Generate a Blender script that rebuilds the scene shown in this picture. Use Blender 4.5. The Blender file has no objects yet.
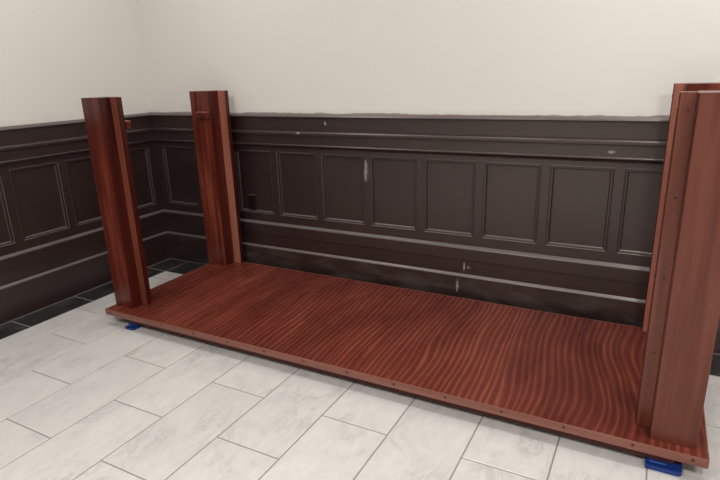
import bpy, bmesh, math, random
from mathutils import Vector, Matrix
random.seed(7)
S = bpy.context.scene
COL = S.collection

# ------------------------------------------------------------------ camera
YAW, PITCH, ROLL = 0.4978, 0.2953, -0.0309
cam_d = bpy.data.cameras.new('camera'); cam = bpy.data.objects.new('camera', cam_d); COL.objects.link(cam)
fw = Vector((-math.sin(YAW)*math.cos(PITCH), math.cos(YAW)*math.cos(PITCH), -math.sin(PITCH)))
r0 = Vector((math.cos(YAW), math.sin(YAW), 0)); u0 = r0.cross(fw)
rt = math.cos(ROLL)*r0 + math.sin(ROLL)*u0; up = -math.sin(ROLL)*r0 + math.cos(ROLL)*u0
M4 = Matrix((rt, up, -fw)).transposed().to_4x4(); M4.translation = Vector((3.3418, -2.9583, 1.3819))
cam.matrix_world = M4
cam_d.sensor_width = 36; cam_d.lens = 551.24/720*36; cam_d.clip_start = 0.02
S.camera = cam

# ------------------------------------------------------------------ world, lights, exposure
w = bpy.data.worlds.new('world'); S.world = w; w.use_nodes = True
w.node_tree.nodes['Background'].inputs[0].default_value = (1, .95, .9, 1)
w.node_tree.nodes['Background'].inputs[1].default_value = 0.05
S.view_settings.view_transform = 'Standard'; S.view_settings.look = 'None'
S.view_settings.exposure = 0.08; S.view_settings.gamma = 1.0; S.view_settings.use_curve_mapping = False

def ceiling_lamp(x, y, power, size, col=(1.0, .975, .945)):
    l = bpy.data.lights.new('ceiling_lamp', 'AREA'); l.shape = 'SQUARE'; l.size = size; l.energy = power; l.color = col
    o = bpy.data.objects.new('ceiling_lamp', l); COL.objects.link(o); o.location = (x, y, 2.84)
for x, y, p, s in ((.80, -1.05, 8, .16), (2.2, -1.05, 4, .16), (3.75, -1.05, 18, .16), (1.0, -.42, 3, .16), (3.3, -.42, 5, .16), (2.1, -3.6, 62, .5), (4.6, -3.3, 52, .5)):
    ceiling_lamp(x, y, p, s)

# ------------------------------------------------------------------ material helpers
class NT:
    def __init__(s, name):
        s.m = bpy.data.materials.new(name); s.m.use_nodes = True; s.t = s.m.node_tree
        s.b = s.t.nodes['Principled BSDF']
    def n(s, typ, **kw):
        x = s.t.nodes.new(typ)
        for k, v in kw.items():
            if k.startswith('i_'): x.inputs[k[2:].replace('_', ' ')].default_value = v
            else: setattr(x, k, v)
        return x
    def l(s, a, b): s.t.links.new(a, b)
    def math(s, op, a, b=None, clamp=False):
        x = s.n('ShaderNodeMath', operation=op); x.use_clamp = clamp
        for i, v in enumerate((a, b)):
            if v is None: continue
            if isinstance(v, (int, float)): x.inputs[i].default_value = v
            else: s.l(v, x.inputs[i])
        return x.outputs[0]
    def coord(s, kind='Object'): return s.n('ShaderNodeTexCoord').outputs[kind]
    def mapping(s, src, scale=(1, 1, 1), loc=(0, 0, 0)):
        x = s.n('ShaderNodeMapping'); s.l(src, x.inputs[0]); x.inputs['Scale'].default_value = scale; x.inputs['Location'].default_value = loc
        return x.outputs[0]
    def noise(s, src, scale, detail=4, rough=.55, dist=0):
        x = s.n('ShaderNodeTexNoise'); s.l(src, x.inputs['Vector'])
        x.inputs['Scale'].default_value = scale; x.inputs['Detail'].default_value = detail
        x.inputs['Roughness'].default_value = rough; x.inputs['Distortion'].default_value = dist
        return x.outputs['Fac']
    def ramp(s, src, stops, interp='LINEAR'):
        x = s.n('ShaderNodeValToRGB'); s.l(src, x.inputs[0]); x.color_ramp.interpolation = interp
        e = x.color_ramp.elements
        while len(e) < len(stops): e.new(.5)
        for el, (p, c) in zip(e, stops):
            el.position = p; el.color = (*c, 1) if len(c) == 3 else c
        return x.outputs[0]
    def mix(s, fac, a, b, mode='MIX'):
        x = s.n('ShaderNodeMix', data_type='RGBA', blend_type=mode)
        for sock, v in ((x.inputs['Factor'], fac), (x.inputs['A'], a), (x.inputs['B'], b)):
            if isinstance(v, (int, float)): sock.default_value = v
            elif isinstance(v, tuple): sock.default_value = (*v, 1)
            else: s.l(v, sock)
        return x.outputs['Result']
    def bump(s, h, strength, dist=.002):
        x = s.n('ShaderNodeBump'); s.l(h, x.inputs['Height']); x.inputs['Strength'].default_value = strength; x.inputs['Distance'].default_value = dist
        s.l(x.outputs[0], s.b.inputs['Normal'])
    def out(s, col=None, rough=None, spec=None):
        if col is not None:
            if isinstance(col, tuple): s.b.inputs['Base Color'].default_value = (*col, 1)
            else: s.l(col, s.b.inputs['Base Color'])
        if rough is not None:
            if isinstance(rough, (int, float)): s.b.inputs['Roughness'].default_value = rough
            else: s.l(rough, s.b.inputs['Roughness'])
        if spec is not None: s.b.inputs['Specular IOR Level'].default_value = spec
        return s.m

def mat_plaster(name, c):
    t = NT(name); co = t.coord()
    a = t.noise(co, 1.3, 3); b = t.noise(co, 90, 3)
    col = t.mix(t.math('MULTIPLY', a, .35), c, tuple(v*.9 for v in c))
    t.bump(b, .08, .002)
    return t.out(col, .75, .25)

def mat_paint():
    # dark brown semi-gloss paint, dusty scuffs and filler marks
    t = NT('dark_brown_paint'); geo = t.n('ShaderNodeNewGeometry'); P = geo.outputs['Position']
    a = t.noise(P, 2.2, 4); f = t.noise(P, 55, 8, .8); v = t.noise(t.mapping(P, (1, 1, .2)), 90, 6, .8)
    col = t.mix(t.math('MULTIPLY', a, .7), (.0165, .0068, .0065), (.0275, .0128, .0120))
    # light dust film, stronger on the baseboard
    sep = t.n('ShaderNodeSeparateXYZ'); t.l(P, sep.inputs[0]); X, Y, Z = sep.outputs
    low = t.math('MULTIPLY', t.math('LESS_THAN', Z, .21), t.math('GREATER_THAN', Y, -.05))
    dust = t.ramp(t.noise(t.mapping(P, (1, 1, 3)), 4, 6, .65), [(.45, (0, 0, 0)), (.75, (1, 1, 1))])
    col = t.mix(t.math('MULTIPLY', t.math('MULTIPLY', dust, low), .55), col, (.115, .103, .094))
    def box(x0, x1, z0, z1, thr, tex):
        hx = (x1-x0)/2; hz = (z1-z0)/2
        dx = t.math('ABSOLUTE', t.math('SUBTRACT', X, (x0+x1)/2)); dz = t.math('ABSOLUTE', t.math('SUBTRACT', Z, (z0+z1)/2))
        ax = t.math('SUBTRACT', 1.0, t.math('DIVIDE', dx, hx), True); az = t.math('SUBTRACT', 1.0, t.math('DIVIDE', dz, hz), True)
        bk = t.math('GREATER_THAN', Y, -.05)
        m = t.math('MULTIPLY', t.math('MULTIPLY', t.math('POWER', ax, .5), t.math('POWER', az, .3)), bk)
        m = t.math('MULTIPLY', m, tex)
        return t.math('MULTIPLY', t.math('SUBTRACT', m, thr), 8, True)
    marks = [(2.365, 2.400, .085, .215, .33, f), (2.405, 2.430, .225, .315, .32, f), (2.39, 2.50, .225, .315, .44, f),
             (1.485, 1.520, 1.06, 1.11, .33, f), (1.27, 1.35, 1.008, 1.036, .36, f), (1.735, 1.815, .70, .90, .36, v),
             (3.10, 3.19, .955, .99, .38, f), (2.115, 2.14, .80, .90, .47, f)]
    tot = None
    for mk in marks:
        m = box(*mk); tot = m if tot is None else t.math('MAXIMUM', tot, m)
    sn = t.n('ShaderNodeSeparateXYZ'); t.l(geo.outputs['Normal'], sn.inputs[0])
    ledge = t.ramp(sn.outputs[2], [(.35, (0, 0, 0)), (.75, (1, 1, 1))])
    col = t.mix(t.math('MULTIPLY', t.math('MULTIPLY', ledge, t.math('SUBTRACT', 1.0, t.math('MULTIPLY', t.math('MULTIPLY', t.math('GREATER_THAN', Z, .9), t.math('LESS_THAN', Z, 1.1)), .9))), t.math('ADD', t.math('MULTIPLY', f, .5), .20)), col, (.23, .20, .195))
    col = t.mix(t.math('MULTIPLY', tot, .85), col, (.36, .32, .31))
    rg = t.math('ADD', t.math('MULTIPLY', a, .10), .33)
    t.bump(t.noise(P, 25, 3), .05, .002)
    t.b.inputs['Specular Tint'].default_value = (1, .92, .90, 1)
    return t.out(col, rg, 1.0)

def mat_marble(name, base, vein, amt, rough, dark=False):
    t = NT(name); co = t.coord(); oi = t.n('ShaderNodeObjectInfo')
    off = t.n('ShaderNodeVectorMath', operation='SCALE'); off.inputs[0].default_value = (37, 53, 11); t.l(oi.outputs['Random'], off.inputs['Scale'])
    ad = t.n('ShaderNodeVectorMath', operation='ADD'); t.l(co, ad.inputs[0]); t.l(off.outputs[0], ad.inputs[1]); P = ad.outputs[0]
    rot = t.n('ShaderNodeMapping'); t.l(P, rot.inputs[0]); rot.inputs['Rotation'].default_value = (0, 0, .6); rot.inputs['Scale'].default_value = (1.0, .45, 1)
    n1 = t.noise(rot.outputs[0], 7.5, 8, .68, .8)
    v = t.math('ABSOLUTE', t.math('SUBTRACT', n1, .5))
    veins = t.ramp(v, [(0, (1, 1, 1)), (.035, (.25, .25, .25)), (.12, (0, 0, 0))])
    gate = t.ramp(t.noise(P, 3.0, 3), [(.45, (0, 0, 0)), (.65, (1, 1, 1))])
    cl = t.noise(rot.outputs[0], 20, 8, .75, .3)
    col = t.mix(t.math('MULTIPLY', t.ramp(cl, [(.35, (0, 0, 0)), (.7, (1, 1, 1))]), amt*.55), base, vein)
    col = t.mix(t.math('MULTIPLY', t.math('MULTIPLY', veins, gate), amt), col, vein)
    tone = t.math('MULTIPLY', t.math('POWER', oi.outputs['Random'], 2.0), .16)
    col = t.mix(tone, col, tuple(b*.72 for b in base))
    t.b.inputs['Coat Weight'].default_value = 0
    return t.out(col, rough, .5)

def mat_wood(name, axis, dark, mid, light, freq, wavy, rough=.22, coat=.25, fine=1.0, wave_from=None, spec=.32):
    """striped mahogany; axis = direction of the grain; stripes vary across it"""
    t = NT(name); co = t.coord(); oi = t.n('ShaderNodeObjectInfo')
    off = t.n('ShaderNodeVectorMath', operation='SCALE'); off.inputs[0].default_value = (3.7, 5.3, 4.1)
    if wave_from is None: t.l(oi.outputs['Random'], off.inputs['Scale'])
    else: off.inputs['Scale'].default_value = 0
    ad = t.n('ShaderNodeVectorMath', operation='ADD'); t.l(co, ad.inputs[0]); t.l(off.outputs[0], ad.inputs[1]); P = ad.outputs[0]
    k = .06
    sc = [1, 1, 1]; sc['xyz'.index(axis)] = k
    if wave_from is not None:
        # growth-ring figure: straight and fine to one side, bending in slow curves on the other
        sep = t.n('ShaderNodeSeparateXYZ'); t.l(P, sep.inputs[0]); X, Y, Z = sep.outputs
        amp = t.ramp(t.math('ADD', t.math('MULTIPLY', X, .33), .5), wave_from)
        d = t.noise(t.mapping(P, (1.2, 1.7, 1), (5.3, 2.2, 0)), 1.0, 0.0, .4)
        dd = t.math('MULTIPLY', t.math('SUBTRACT', d, .5), t.math('MULTIPLY', amp, wavy))
        d2 = t.noise(t.mapping(P, (2.2, .9, 1)), 2.0, 1.0, .4)
        dd = t.math('ADD', dd, t.math('MULTIPLY', t.math('SUBTRACT', d2, .5), .05))
        dd = t.math('ADD', dd, t.math('MULTIPLY', Y, .05))
        U = t.math('ADD', X, dd)
        cx = t.n('ShaderNodeCombineXYZ'); t.l(U, cx.inputs[0]); t.l(t.math('MULTIPLY', Y, .06), cx.inputs[1])
        Q = cx.outputs[0]
    else:
        Q = t.mapping(P, tuple(sc))
    n1 = t.noise(Q, freq, 2.0, .55, 0)
    n2 = t.noise(Q, freq*3.2, 3, .6)
    big = t.noise(Q, freq*.16, 2, .5)
    pore = t.noise(t.mapping(P, tuple(4 if s == 1 else .25 for s in sc)), 110, 2, .6)
    if wave_from is not None:
        ph = t.math('ADD', t.math('MULTIPLY', U, 2*math.pi/.0290), t.math('MULTIPLY', t.math('SUBTRACT', n1, .5), 11.0))
        sn = t.math('ADD', t.math('MULTIPLY', t.math('SINE', ph), .5), .5)
        s1 = t.math('MULTIPLY', t.math('POWER', sn, 1.7), t.math('ADD', t.math('MULTIPLY', n2, .9), .45))
    else:
        s1 = t.ramp(n1, [(.36, (0, 0, 0)), (.64, (1, 1, 1))])
    v = t.math('ADD', t.math('MULTIPLY', s1, .42 if wave_from is not None else .45), t.math('MULTIPLY', n2, .38*fine))
    v = t.math('ADD', v, t.math('MULTIPLY', t.math('SUBTRACT', big, .5), .9))
    v = t.math('ADD', v, t.math('MULTIPLY', t.math('SUBTRACT', pore, .5), .04 if wave_from is not None else .10))
    if wave_from is not None:
        v = t.math('ADD', v, t.math('MULTIPLY', t.math('SUBTRACT', t.noise(t.mapping(P, (3, 1.2, 1)), 2.0, 3, .6), .5), .75))
    col = t.ramp(v, [(.05, dark), (.45, mid), (.95, light)])
    t.bump(pore, .04, .001)
    t.b.inputs['Specular IOR Level'].default_value = spec
    t.b.inputs['Coat Weight'].default_value = coat; t.b.inputs['Coat Roughness'].default_value = .18
    return t.out(col, rough)

def mat_plain(name, c, rough, metal=0, spec=.5):
    t = NT(name); n = t.noise(t.coord(), 60, 3)
    t.b.inputs['Metallic'].default_value = metal
    return t.out(t.mix(t.math('MULTIPLY', n, .4), c, tuple(v*.75 for v in c)), rough, spec)

DK, MD, LT = (.060, .0095, .0065), (.135, .026, .015), (.27, .072, .042)
M = dict(
    plaster=mat_plaster('cream_plaster', (.725, .702, .664)), ceil=mat_plaster('ceiling_white', (.8, .78, .74)),
    paint=mat_paint(),
    marble=mat_marble('white_marble', (.70, .677, .657), (.38, .375, .37), .60, .30),
    black=mat_marble('black_marble', (.012, .012, .013), (.30, .30, .29), .25, .25),
    grout=mat_plain('grey_grout', (.27, .25, .24), .9), bgrout=mat_plain('pale_grout', (.26, .25, .235), .9),
    top=mat_wood('striped_mahogany_top', 'y', (.082, .0160, .0110), (.150, .032, .0200), (.285, .083, .051), 15, .15, .27, .06, 1.0, [(0, (.05, .05, .05)), (.55, (.12, .12, .12)), (.75, (.9, .9, .9)), (1, (1, 1, 1))]),
    leg=mat_wood('mahogany_leg', 'z', (.050, .0065, .0045), (.112, .0175, .0095), (.25, .060, .033), 26, 0, .26, .15),
    pale=mat_wood('pale_mahogany', 'z', (.20, .062, .040), (.31, .110, .074), (.42, .165, .118), 16, 0, .3, .25, .6),
    mid=mat_wood('orange_mahogany', 'z', (.11, .026, .015), (.19, .05, .028), (.28, .085, .05), 16, 0, .3, .25, .6),
    legm=mat_wood('brown_mahogany', 'z', (.074, .0160, .0095), (.130, .035, .0215), (.205, .067, .044), 17, 0, .32, .08, .9),
    shade_wood=mat_wood('shaded_mahogany', 'z', (.030, .0035, .0028), (.060, .0075, .005), (.105, .018, .011), 20, 0, .3, .1),  # darker mahogany with the shade of the inner side faces in its colour
    edge=mat_wood('mahogany_edge', 'x', (.13, .045, .032), (.205, .075, .054), (.27, .108, .08), 22, 0, .35, .15, .7),
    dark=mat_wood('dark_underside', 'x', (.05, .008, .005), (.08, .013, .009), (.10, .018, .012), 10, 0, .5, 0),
    screw=mat_plain('dark_screw_metal', (.035, .022, .018), .4, .6), slot=mat_plain('screw_recess', (.30, .17, .13), .6),
    blue=mat_plain('blue_plastic', (.005, .034, .20), .5), blue2=mat_plain('blue_glint', (.10, .20, .46), .4),  # the lighter blue is the painted highlight of the pad edge
    plate=mat_plain('dark_outlet_plate', (.010, .007, .007), .35), plate2=mat_plain('outlet_face', (.006, .005, .005), .3),
)

# ------------------------------------------------------------------ mesh helpers
def mk(name, verts, faces, mat, parent=None, origin=None, smooth=False, bevel=0):
    """verts are world coordinates; origin is where the object's own origin sits"""
    o0 = Vector(origin) if origin is not None else (parent_world(parent) if parent else Vector((0, 0, 0)))
    me = bpy.data.meshes.new(name); me.from_pydata([Vector(v)-o0 for v in verts], [], faces)
    bm = bmesh.new(); bm.from_mesh(me)
    bmesh.ops.recalc_face_normals(bm, faces=bm.faces)
    if bevel:
        bmesh.ops.bevel(bm, geom=list(bm.edges), offset=bevel, segments=2, profile=.6, affect='EDGES')
    bm.to_mesh(me); bm.free()
    if smooth:
        for p in me.polygons: p.use_smooth = True
    me.materials.append(M[mat])
    return link(name, me, parent, o0)
WORLD = {}
def parent_world(p): return WORLD[p.name]
def link(name, me, parent, loc):
    o = bpy.data.objects.new(name, me); COL.objects.link(o)
    WORLD[o.name] = Vector(loc)
    if parent: o.parent = parent; o.location = Vector(loc)-WORLD[parent.name]
    else: o.location = loc
    return o
def boxv(x0, x1, y0, y1, z0, z1):
    v = [(x, y, z) for x in (x0, x1) for y in (y0, y1) for z in (z0, z1)]
    return v, [(0, 1, 3, 2), (4, 6, 7, 5), (0, 4, 5, 1), (2, 3, 7, 6), (0, 2, 6, 4), (1, 5, 7, 3)]
def box(name, x0, x1, y0, y1, z0, z1, mat, parent=None, origin=None, bevel=0):
    v, f = boxv(x0, x1, y0, y1, z0, z1)
    return mk(name, v, f, mat, parent, origin, bevel=bevel)
def kind(o, k='structure', label=None):
    o['kind'] = k
    if label: o['label'] = label
    return o
def thing(name, loc, label, cat, group=None):
    o = link(name, None, None, loc); o['label'] = label; o['category'] = cat
    if group: o['group'] = group
    return o

# ------------------------------------------------------------------ room shell
RX, RY, RZ, D0 = 6.2, -6.0, 2.9, .046       # D0: plaster stands this far behind the baseboard face
floor = kind(box('floor', -.1, RX, RY, .1, -.05, -.0014, 'grout'), label='white marble tiled floor with a black marble border')
wall_back = kind(box('wall_back', -D0, RX, D0, D0+.12, 0, RZ, 'plaster'), label='cream plaster back wall above dark wainscot')
wall_left = kind(box('wall_left', -D0-.12, -D0, RY, D0+.12, 0, RZ, 'plaster'), label='cream plaster left wall above dark wainscot')
kind(box('wall_right', RX, RX+.12, RY, D0+.12, 0, RZ, 'plaster'), label='cream plaster wall on the right')
kind(box('wall_front', -D0-.12, RX+.12, RY-.12, RY, 0, RZ, 'plaster'), label='cream plaster wall behind the viewer')
kind(box('ceiling', -D0-.12, RX+.12, RY-.12, D0+.12, RZ, RZ+.1, 'ceil'), label='white ceiling')

# floor tiles: white field of 305 x 610 mm in half bond, black border along both walls
TW, TL, J = .305, .61, .0056
cache = {}
def tile(x0, x1, y0, y1, mat):
    a, b = x1-x0-J, y1-y0-J
    key = (round(a, 4), round(b, 4), mat)
    if key not in cache:
        c = .0012; h = .012; A, B = a/2, b/2
        v = [(sx*A, sy*B, -h) for sx, sy in ((-1, -1), (1, -1), (1, 1), (-1, 1))]
        v += [(sx*A, sy*B, -c) for sx, sy in ((-1, -1), (1, -1), (1, 1), (-1, 1))]
        v += [(sx*(A-c), sy*(B-c), 0) for sx, sy in ((-1, -1), (1, -1), (1, 1), (-1, 1))]
        f = [(8, 9, 10, 11)] + [(i+k, (i+1) % 4+k, (i+1) % 4+k+4, i+k+4) for k in (0, 4) for i in range(4)]
        me = bpy.data.meshes.new('tile'); me.from_pydata(v, [], f); me.materials.append(M[mat]); cache[key] = me
    link('tile', cache[key], floor, ((x0+x1)/2, (y0+y1)/2, 0))
BX, BY = .1946, -.2318
xs = [BX] + [.3877+TW*k for k in range(19)]
for c in range(len(xs)-1):
    col = c-1
    y = -1.275 if col % 2 == 0 else -1.582
    while y < BY: y += TL
    hi = BY
    while hi > RY:
        y -= TL
        lo = max(y, RY)
        if hi-lo > .01: tile(xs[c], xs[c+1], lo, hi, 'marble')
        hi = lo
box('border_grout', -.04, BX-J/2, RY, .04, -.02, -.0008, 'bgrout', floor)
box('border_grout', BX-J/2, RX, BY+J/2, .04, -.02, -.0008, 'bgrout', floor)
tile(0, BX, BY, 0, 'black')
ys = [BY, -.85, -1.272, -1.882, -2.49, -3.1, -3.71, -4.32, -4.93, -5.54, RY]
for a, b in zip(ys[1:], ys): tile(0, BX, a, b, 'black')
x = BX
while x < RX-.1:
    tile(x, min(x+.61, RX), BY, 0, 'black'); x += .61

# wainscot profiles: (d, z), d = distance out from the baseboard face into the room
def run(name, prof, side, mat='paint', parent=None, a=None, b=None):
    n = len(prof)
    if side == 'back':
        a = -.05 if a is None else a; b = RX if b is None else b
        v = [(a, -d, z) for d, z in prof] + [(b, -d, z) for d, z in prof]
    else:
        a = .05 if a is None else a; b = RY if b is None else b
        v = [(d, a, z) for d, z in prof] + [(d, b, z) for d, z in prof]
    f = [tuple(range(n)), tuple(range(2*n-1, n-1, -1))] + [(i, (i+1) % n, (i+1) % n+n, i+n) for i in range(n)]
    return mk(name, v, f, mat, parent)
BASE = [(-.05, 0), (0, 0), (0, .2105), (-.003, .215), (-.013, .2245), (-.05, .2245)]
BAND1 = [(-.05, .2245), (-.014, .2245), (-.014, .3085), (-.05, .3085)]
BAND2 = [(-.05, .3085), (-.009, .3095), (-.008, .312), (-.008, .381), (-.011, .386), (-.026, .397), (-.05, .397)]
RAILB = [(-.05, .397), (-.030, .397), (-.030, .450), (-.05, .450)]
RAILT = [(-.05, .892), (-.030, .892), (-.030, .908), (-.05, .908)]
COVE = [(-.05, .906), (-.030, .906), (-.028, .918), (-.018, .930), (-.010, .9335), (-.008, .937), (-.008, .941), (-.012, .946), (-.012, 1.004), (-.05, 1.004)]
BEAD = [(-.05, 1.005), (.002, 1.0055), (.004, 1.010), (.0036, 1.023), (-.001, 1.030), (-.016, 1.035), (-.05, 1.035)]
FRZ = [(-.05, 1.035), (-.018, 1.035), (-.018, 1.118), (-.05, 1.118)]
CAP = [(-.05, 1.1185), (.002, 1.1185), (.005, 1.121), (.005, 1.1235), (.001, 1.130), (-.010, 1.140), (-.05, 1.140)]
k = 1
for side in ('back', 'left'):
    bb = kind(run('baseboard_'+side, BASE, side), label='dark brown baseboard along the %s wall' % side)
    wall = wall_back if side == 'back' else wall_left
    run('plinth_band', BAND1, side, parent=wall); run('plinth_band', BAND2, side, parent=wall)
    run('bottom_rail', RAILB, side, parent=wall); run('top_rail', RAILT, side, parent=wall)
    tr = kind(run('trim_%d' % k, CAP, side), label='dark brown chair rail cap and frieze on the %s wall' % side)
    run('frieze', FRZ, side, parent=tr); run('bead', BEAD, side, parent=tr); run('cove', COVE, side, parent=tr)
    k += 1

# recessed panels with their mouldings, and the stiles between them
def panel_mesh(side, w_, h_):
    rings = [(0, -.030), (.0010, -.0265), (.0040, -.0258), (.0075, -.0285), (.0150, -.0290), (.0164, -.0390), (.0200, -.043)]
    v = []; f = []
    for ins, d in rings:
        A, B = w_/2-ins, h_/2-ins
        for sx, sz in ((-1, -1), (1, -1), (1, 1), (-1, 1)):
            v.append((sx*A, -d, sz*B) if side == 'back' else (d, -sx*A, sz*B))
    for r in range(len(rings)-1):
        for i in range(4): f.append((4*r+i, 4*r+(i+1) % 4, 4*r+4+(i+1) % 4, 4*r+4+i))
    q = 4*(len(rings)-1); f.append((q, q+1, q+2, q+3))
    me = bpy.data.meshes.new('panel'); me.from_pydata(v, [], f)
    bm = bmesh.new(); bm.from_mesh(me); bmesh.ops.recalc_face_normals(bm, faces=bm.faces)
    n = max(bm.faces, key=lambda q: q.calc_area()).normal
    if n.dot(Vector((0, -1, 0) if side == 'back' else (1, 0, 0))) < 0:
        bmesh.ops.reverse_faces(bm, faces=bm.faces)
    bm.to_mesh(me); bm.free(); me.materials.append(M['paint']); return me
PZ0, PZ1 = .450, .892
pm = panel_mesh('back', .308, PZ1-PZ0); prev = -.05
for i in range(17):
    x0 = .040+.3528*i
    link('panel', pm, wall_back, (x0+.154, 0, (PZ0+PZ1)/2))
    box('stile', prev, x0, .030, .05, PZ0, PZ1, 'paint', wall_back, origin=((prev+x0)/2, .03, PZ0)); prev = x0+.308
pm = panel_mesh('left', .316, PZ1-PZ0); prev = .05
for i in range(16):
    y0 = -.039-.364*i
    link('panel', pm, wall_left, (0, y0-.158, (PZ0+PZ1)/2))
    box('stile', -.05, -.030, y0, prev, PZ0, PZ1, 'paint', wall_left, origin=(-.03, (prev+y0)/2, PZ0)); prev = y0-.316

# ragged filler line where the plaster meets the cap
rnd = random.Random(3)
def ragged(side, a, b, parent):
    n = int(abs(b-a)/.018); v = []; f = []
    h = .004
    for i in range(n+1):
        p = a+(b-a)*i/n
        h = max(.0005, min(.007, h+rnd.uniform(-.003, .003)))
        for d, z in ((-.0465, 1.1395), (-.0430, 1.1395), (-.0435, 1.140+h), (-.0465, 1.1405+h)):
            v.append((p, -d, z) if side == 'back' else (d, p, z))
    for i in range(n):
        for j in range(4): f.append((4*i+j, 4*i+(j+1) % 4, 4*i+4+(j+1) % 4, 4*i+4+j))
    return mk('filler_line', v, f, 'filler', parent)
M['filler'] = mat_plain('grey_filler', (.34, .29, .27), .9)
ragged('back', -.03, 4.6, wall_back)
# pale dusty caulk line where baseboards meet the border tiles
M['caulk'] = mat_plain('dusty_caulk_and_highlight', (.10, .085, .075), .9)
run('caulk_line', [(-.002, 0), (.005, 0), (.001, .005), (-.002, .005)], 'back', 'caulk', bpy.data.objects['baseboard_back'])
run('caulk_line', [(-.002, 0), (.005, 0), (.001, .005), (-.002, .005)], 'left', 'caulk', bpy.data.objects['baseboard_left'])

# ------------------------------------------------------------------ outlet on the back wall panel
ot = thing('power_outlet', (.855, .043, .465), 'dark power outlet cover plate low on the wall panel beside the rear left post', 'outlet')
box('cover_plate', .821, .889, .036, .0435, .464, .577, 'plate', ot, bevel=.002)
box('plate_highlight', .823, .887, .0355, .0425, .5765, .5785, 'caulk', ot)  # pale added strip, paints the highlight along the plate's top edge
for z in (.500, .541): box('socket', .838, .872, .0335, .037, z-.015, z+.015, 'plate2', ot, bevel=.0015)
mk('plate_screw', *boxv(.852, .858, .0345, .037, .5175, .5235), 'plate2', ot)

# ------------------------------------------------------------------ the upturned wooden frame
X0, X1, Y0, Y1, T, TK = .592, 3.6152, -1.0538, -.0532, .10, .0337
tb = thing('table_frame', ((X0+X1)/2, (Y0+Y1)/2, 0), 'upturned glossy red-brown mahogany table with four tall stepped posts standing up', 'table')
E = .006
top = box('tabletop', X0+E, X1-E, Y0+E, Y1-E, T-TK, T, 'top', tb, bevel=.0006)
edges = [('edge_band', X0, X1, Y0, Y0+E), ('edge_band', X0, X1, Y1-E, Y1), ('edge_band', X0, X0+E, Y0+E, Y1-E), ('edge_band', X1-E, X1, Y0+E, Y1-E)]
EB = [box(n, a, b, c, d, T-TK, T+.0004, 'edge', tb, bevel=.0022) for n, a, b, c, d in edges]
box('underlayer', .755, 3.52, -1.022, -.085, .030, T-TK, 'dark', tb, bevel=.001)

# screws: a shallow domed head with a cross recess, one shared mesh, turned to its face
def screw_mesh():
    bm = bmesh.new(); R = .0052; N = 12
    rings = [(R, 0), (R, .0012), (R*.75, .0024), (0, .0028)]
    vs = []
    for r, h in rings:
        vs.append([bm.verts.new((r*math.cos(2*math.pi*i/N), r*math.sin(2*math.pi*i/N), h)) for i in range(N)] if r else [bm.verts.new((0, 0, h))])
    for k_ in range(2):
        for i in range(N): bm.faces.new((vs[k_][i], vs[k_][(i+1) % N], vs[k_+1][(i+1) % N], vs[k_+1][i]))
    for i in range(N): bm.faces.new((vs[2][i], vs[2][(i+1) % N], vs[3][0]))
    n0 = len(bm.faces)
    for sx in (-.0017, .0017):
        r = bmesh.ops.create_cube(bm, size=1)
        for q in r['verts']: q.co = Vector((q.co.x*.0011+sx, q.co.y*.0011, q.co.z*.0008+.0030))
    bm.faces.ensure_lookup_table()
    for fc in bm.faces[n0:]: fc.material_index = 1
    me = bpy.data.meshes.new('screw'); bm.to_mesh(me); bm.free(); me.materials.append(M['screw']); me.materials.append(M['slot']); return me
SM = screw_mesh()
FACE = {'-y': (math.pi/2, 0, 0), '+y': (-math.pi/2, 0, 0), '-x': (0, -math.pi/2, 0), '+x': (0, math.pi/2, 0)}
def screw(loc, face, parent, sc=1):
    o = link('screw', SM, parent, loc); o.rotation_euler = FACE[face]; o.scale = (sc, sc, sc); return o
for x in [.6335, .8193] + [1.0528+.2330*i for i in range(11)] + [3.5682]: screw((x, Y0, .0865), '-y', EB[0])
for y in (-1.0, -.78, -.56, -.34, -.12): screw((X1, y, .0865), '+x', EB[3]); screw((X0, y, .0865), '-x', EB[2])

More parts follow.
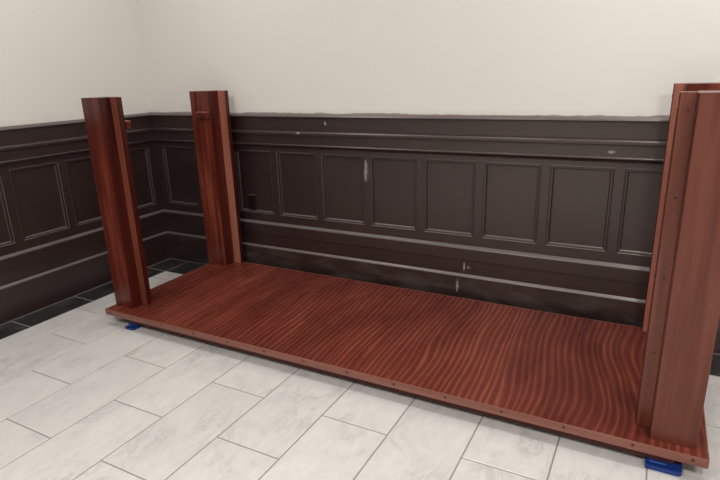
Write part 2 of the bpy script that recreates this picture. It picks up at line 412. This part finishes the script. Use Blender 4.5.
ZT = 1.295
def leg(xo, xi, xf, yf, yb, fl0, fl1, inner, cleat, fm, pm_='leg'):
    """xo outer face, xi inner end of the wide post, xf end of the set-back board; inner = side that faces the other leg"""
    s = 1 if xi > xo else -1
    srt = lambda a, b: (min(a, b), max(a, b))
    P = box('leg', *srt(xo, xi), yf, yb, T, ZT, pm_, tb, bevel=.0015)
    fb = box('set_back_board', *srt(xi, xf), fl0, fl1, T, ZT-.001, fm, P, bevel=.0015)
    sb = box('side_shade', *srt(xi, xi+s*.004), yf+.003, fl0, T, ZT-.0005, 'shade_wood', P, bevel=.0008)  # thin added cladding, its dark colour paints the shade on the post's inner side
    eb = box('end_shade', *srt(xf, xf+s*.004), fl0+.004, fl1, T, ZT-.0015, 'shade_wood', P, bevel=.0008)  # same dark cladding, painting the shaded end of the set-back board
    ys_ = yf if inner == '-y' else yb
    d = -1 if inner == '-y' else 1
    st = box('edge_strip', *srt(xo, xo+s*.045), *srt(ys_, ys_+d*.010), T, ZT, 'leg', P, bevel=.0012)
    c = box('cleat', *srt(xo+s*.050, xi+s*cleat), *srt(ys_, ys_+d*.022), 1.122, 1.164, 'leg', P, bevel=.0015)
    box('cleat_lip', *srt(xo+s*.050, xi+s*cleat), *srt(ys_, ys_+d*.027), 1.158, 1.166, 'pale', P, bevel=.001)
    for i in range(4):
        z = 1.240-.279*i
        screw((xo+s*.027, ys_+d*.010, z), inner, st, .7)
        screw(((xi+xf)/2-s*.001, fl0, z), '-y', fb, .7)
        screw((xf+s*.004, (fl0+fl1)/2, z), '+x' if s > 0 else '-x', eb, .8)
    return P
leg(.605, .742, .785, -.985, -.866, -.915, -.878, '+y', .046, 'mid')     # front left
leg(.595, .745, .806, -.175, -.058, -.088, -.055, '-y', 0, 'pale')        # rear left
leg(3.578, 3.436, 3.388, -1.008, -.866, -.935, -.895, '+y', 0, 'mid', 'legm')    # front right
leg(3.575, 3.430, 3.380, -.175, -.058, -.100, -.060, '-y', 0, 'pale')     # rear right

# ------------------------------------------------------------------ blue pads under the frame
def pad(x0, x1, y0, y1, z1, label, glint_end):
    p = thing('blue_pad', ((x0+x1)/2, (y0+y1)/2, 0), label, 'pad', 'blue pads under the table')
    z0 = 0; c = .010
    out = [(x0, y0+c*.3), (x0+c*.3, y0), (x1-c, y0), (x1, y0+c), (x1, y1), (x0, y1)]
    n = len(out)
    v = [(a, b, z0) for a, b in out] + [(a, b, z1) for a, b in out]
    f = [tuple(range(n)), tuple(range(2*n-1, n-1, -1))] + [(i, (i+1) % n, (i+1) % n+n, i+n) for i in range(n)]
    mk('pad_block', v, f, 'blue', p, bevel=.001)
    box('upper_block', x0+.004, x1-.004, y0+.030, y1, z1, .030, 'blue', p)
    mk('edge_glint', *boxv(x0+.012, x0+glint_end, y0+.022, y0+.026, z1, z1+.002), 'blue2', p)  # lighter blue sliver added as a painted highlight on the step edge
    return p
pad(3.430, 3.545, -1.046, -.960, .018, 'large blue plastic pad under the front right corner of the table', .065)
pad(.735, .806, -1.050, -.975, .012, 'small blue plastic pad under the front left corner of the table', .035)
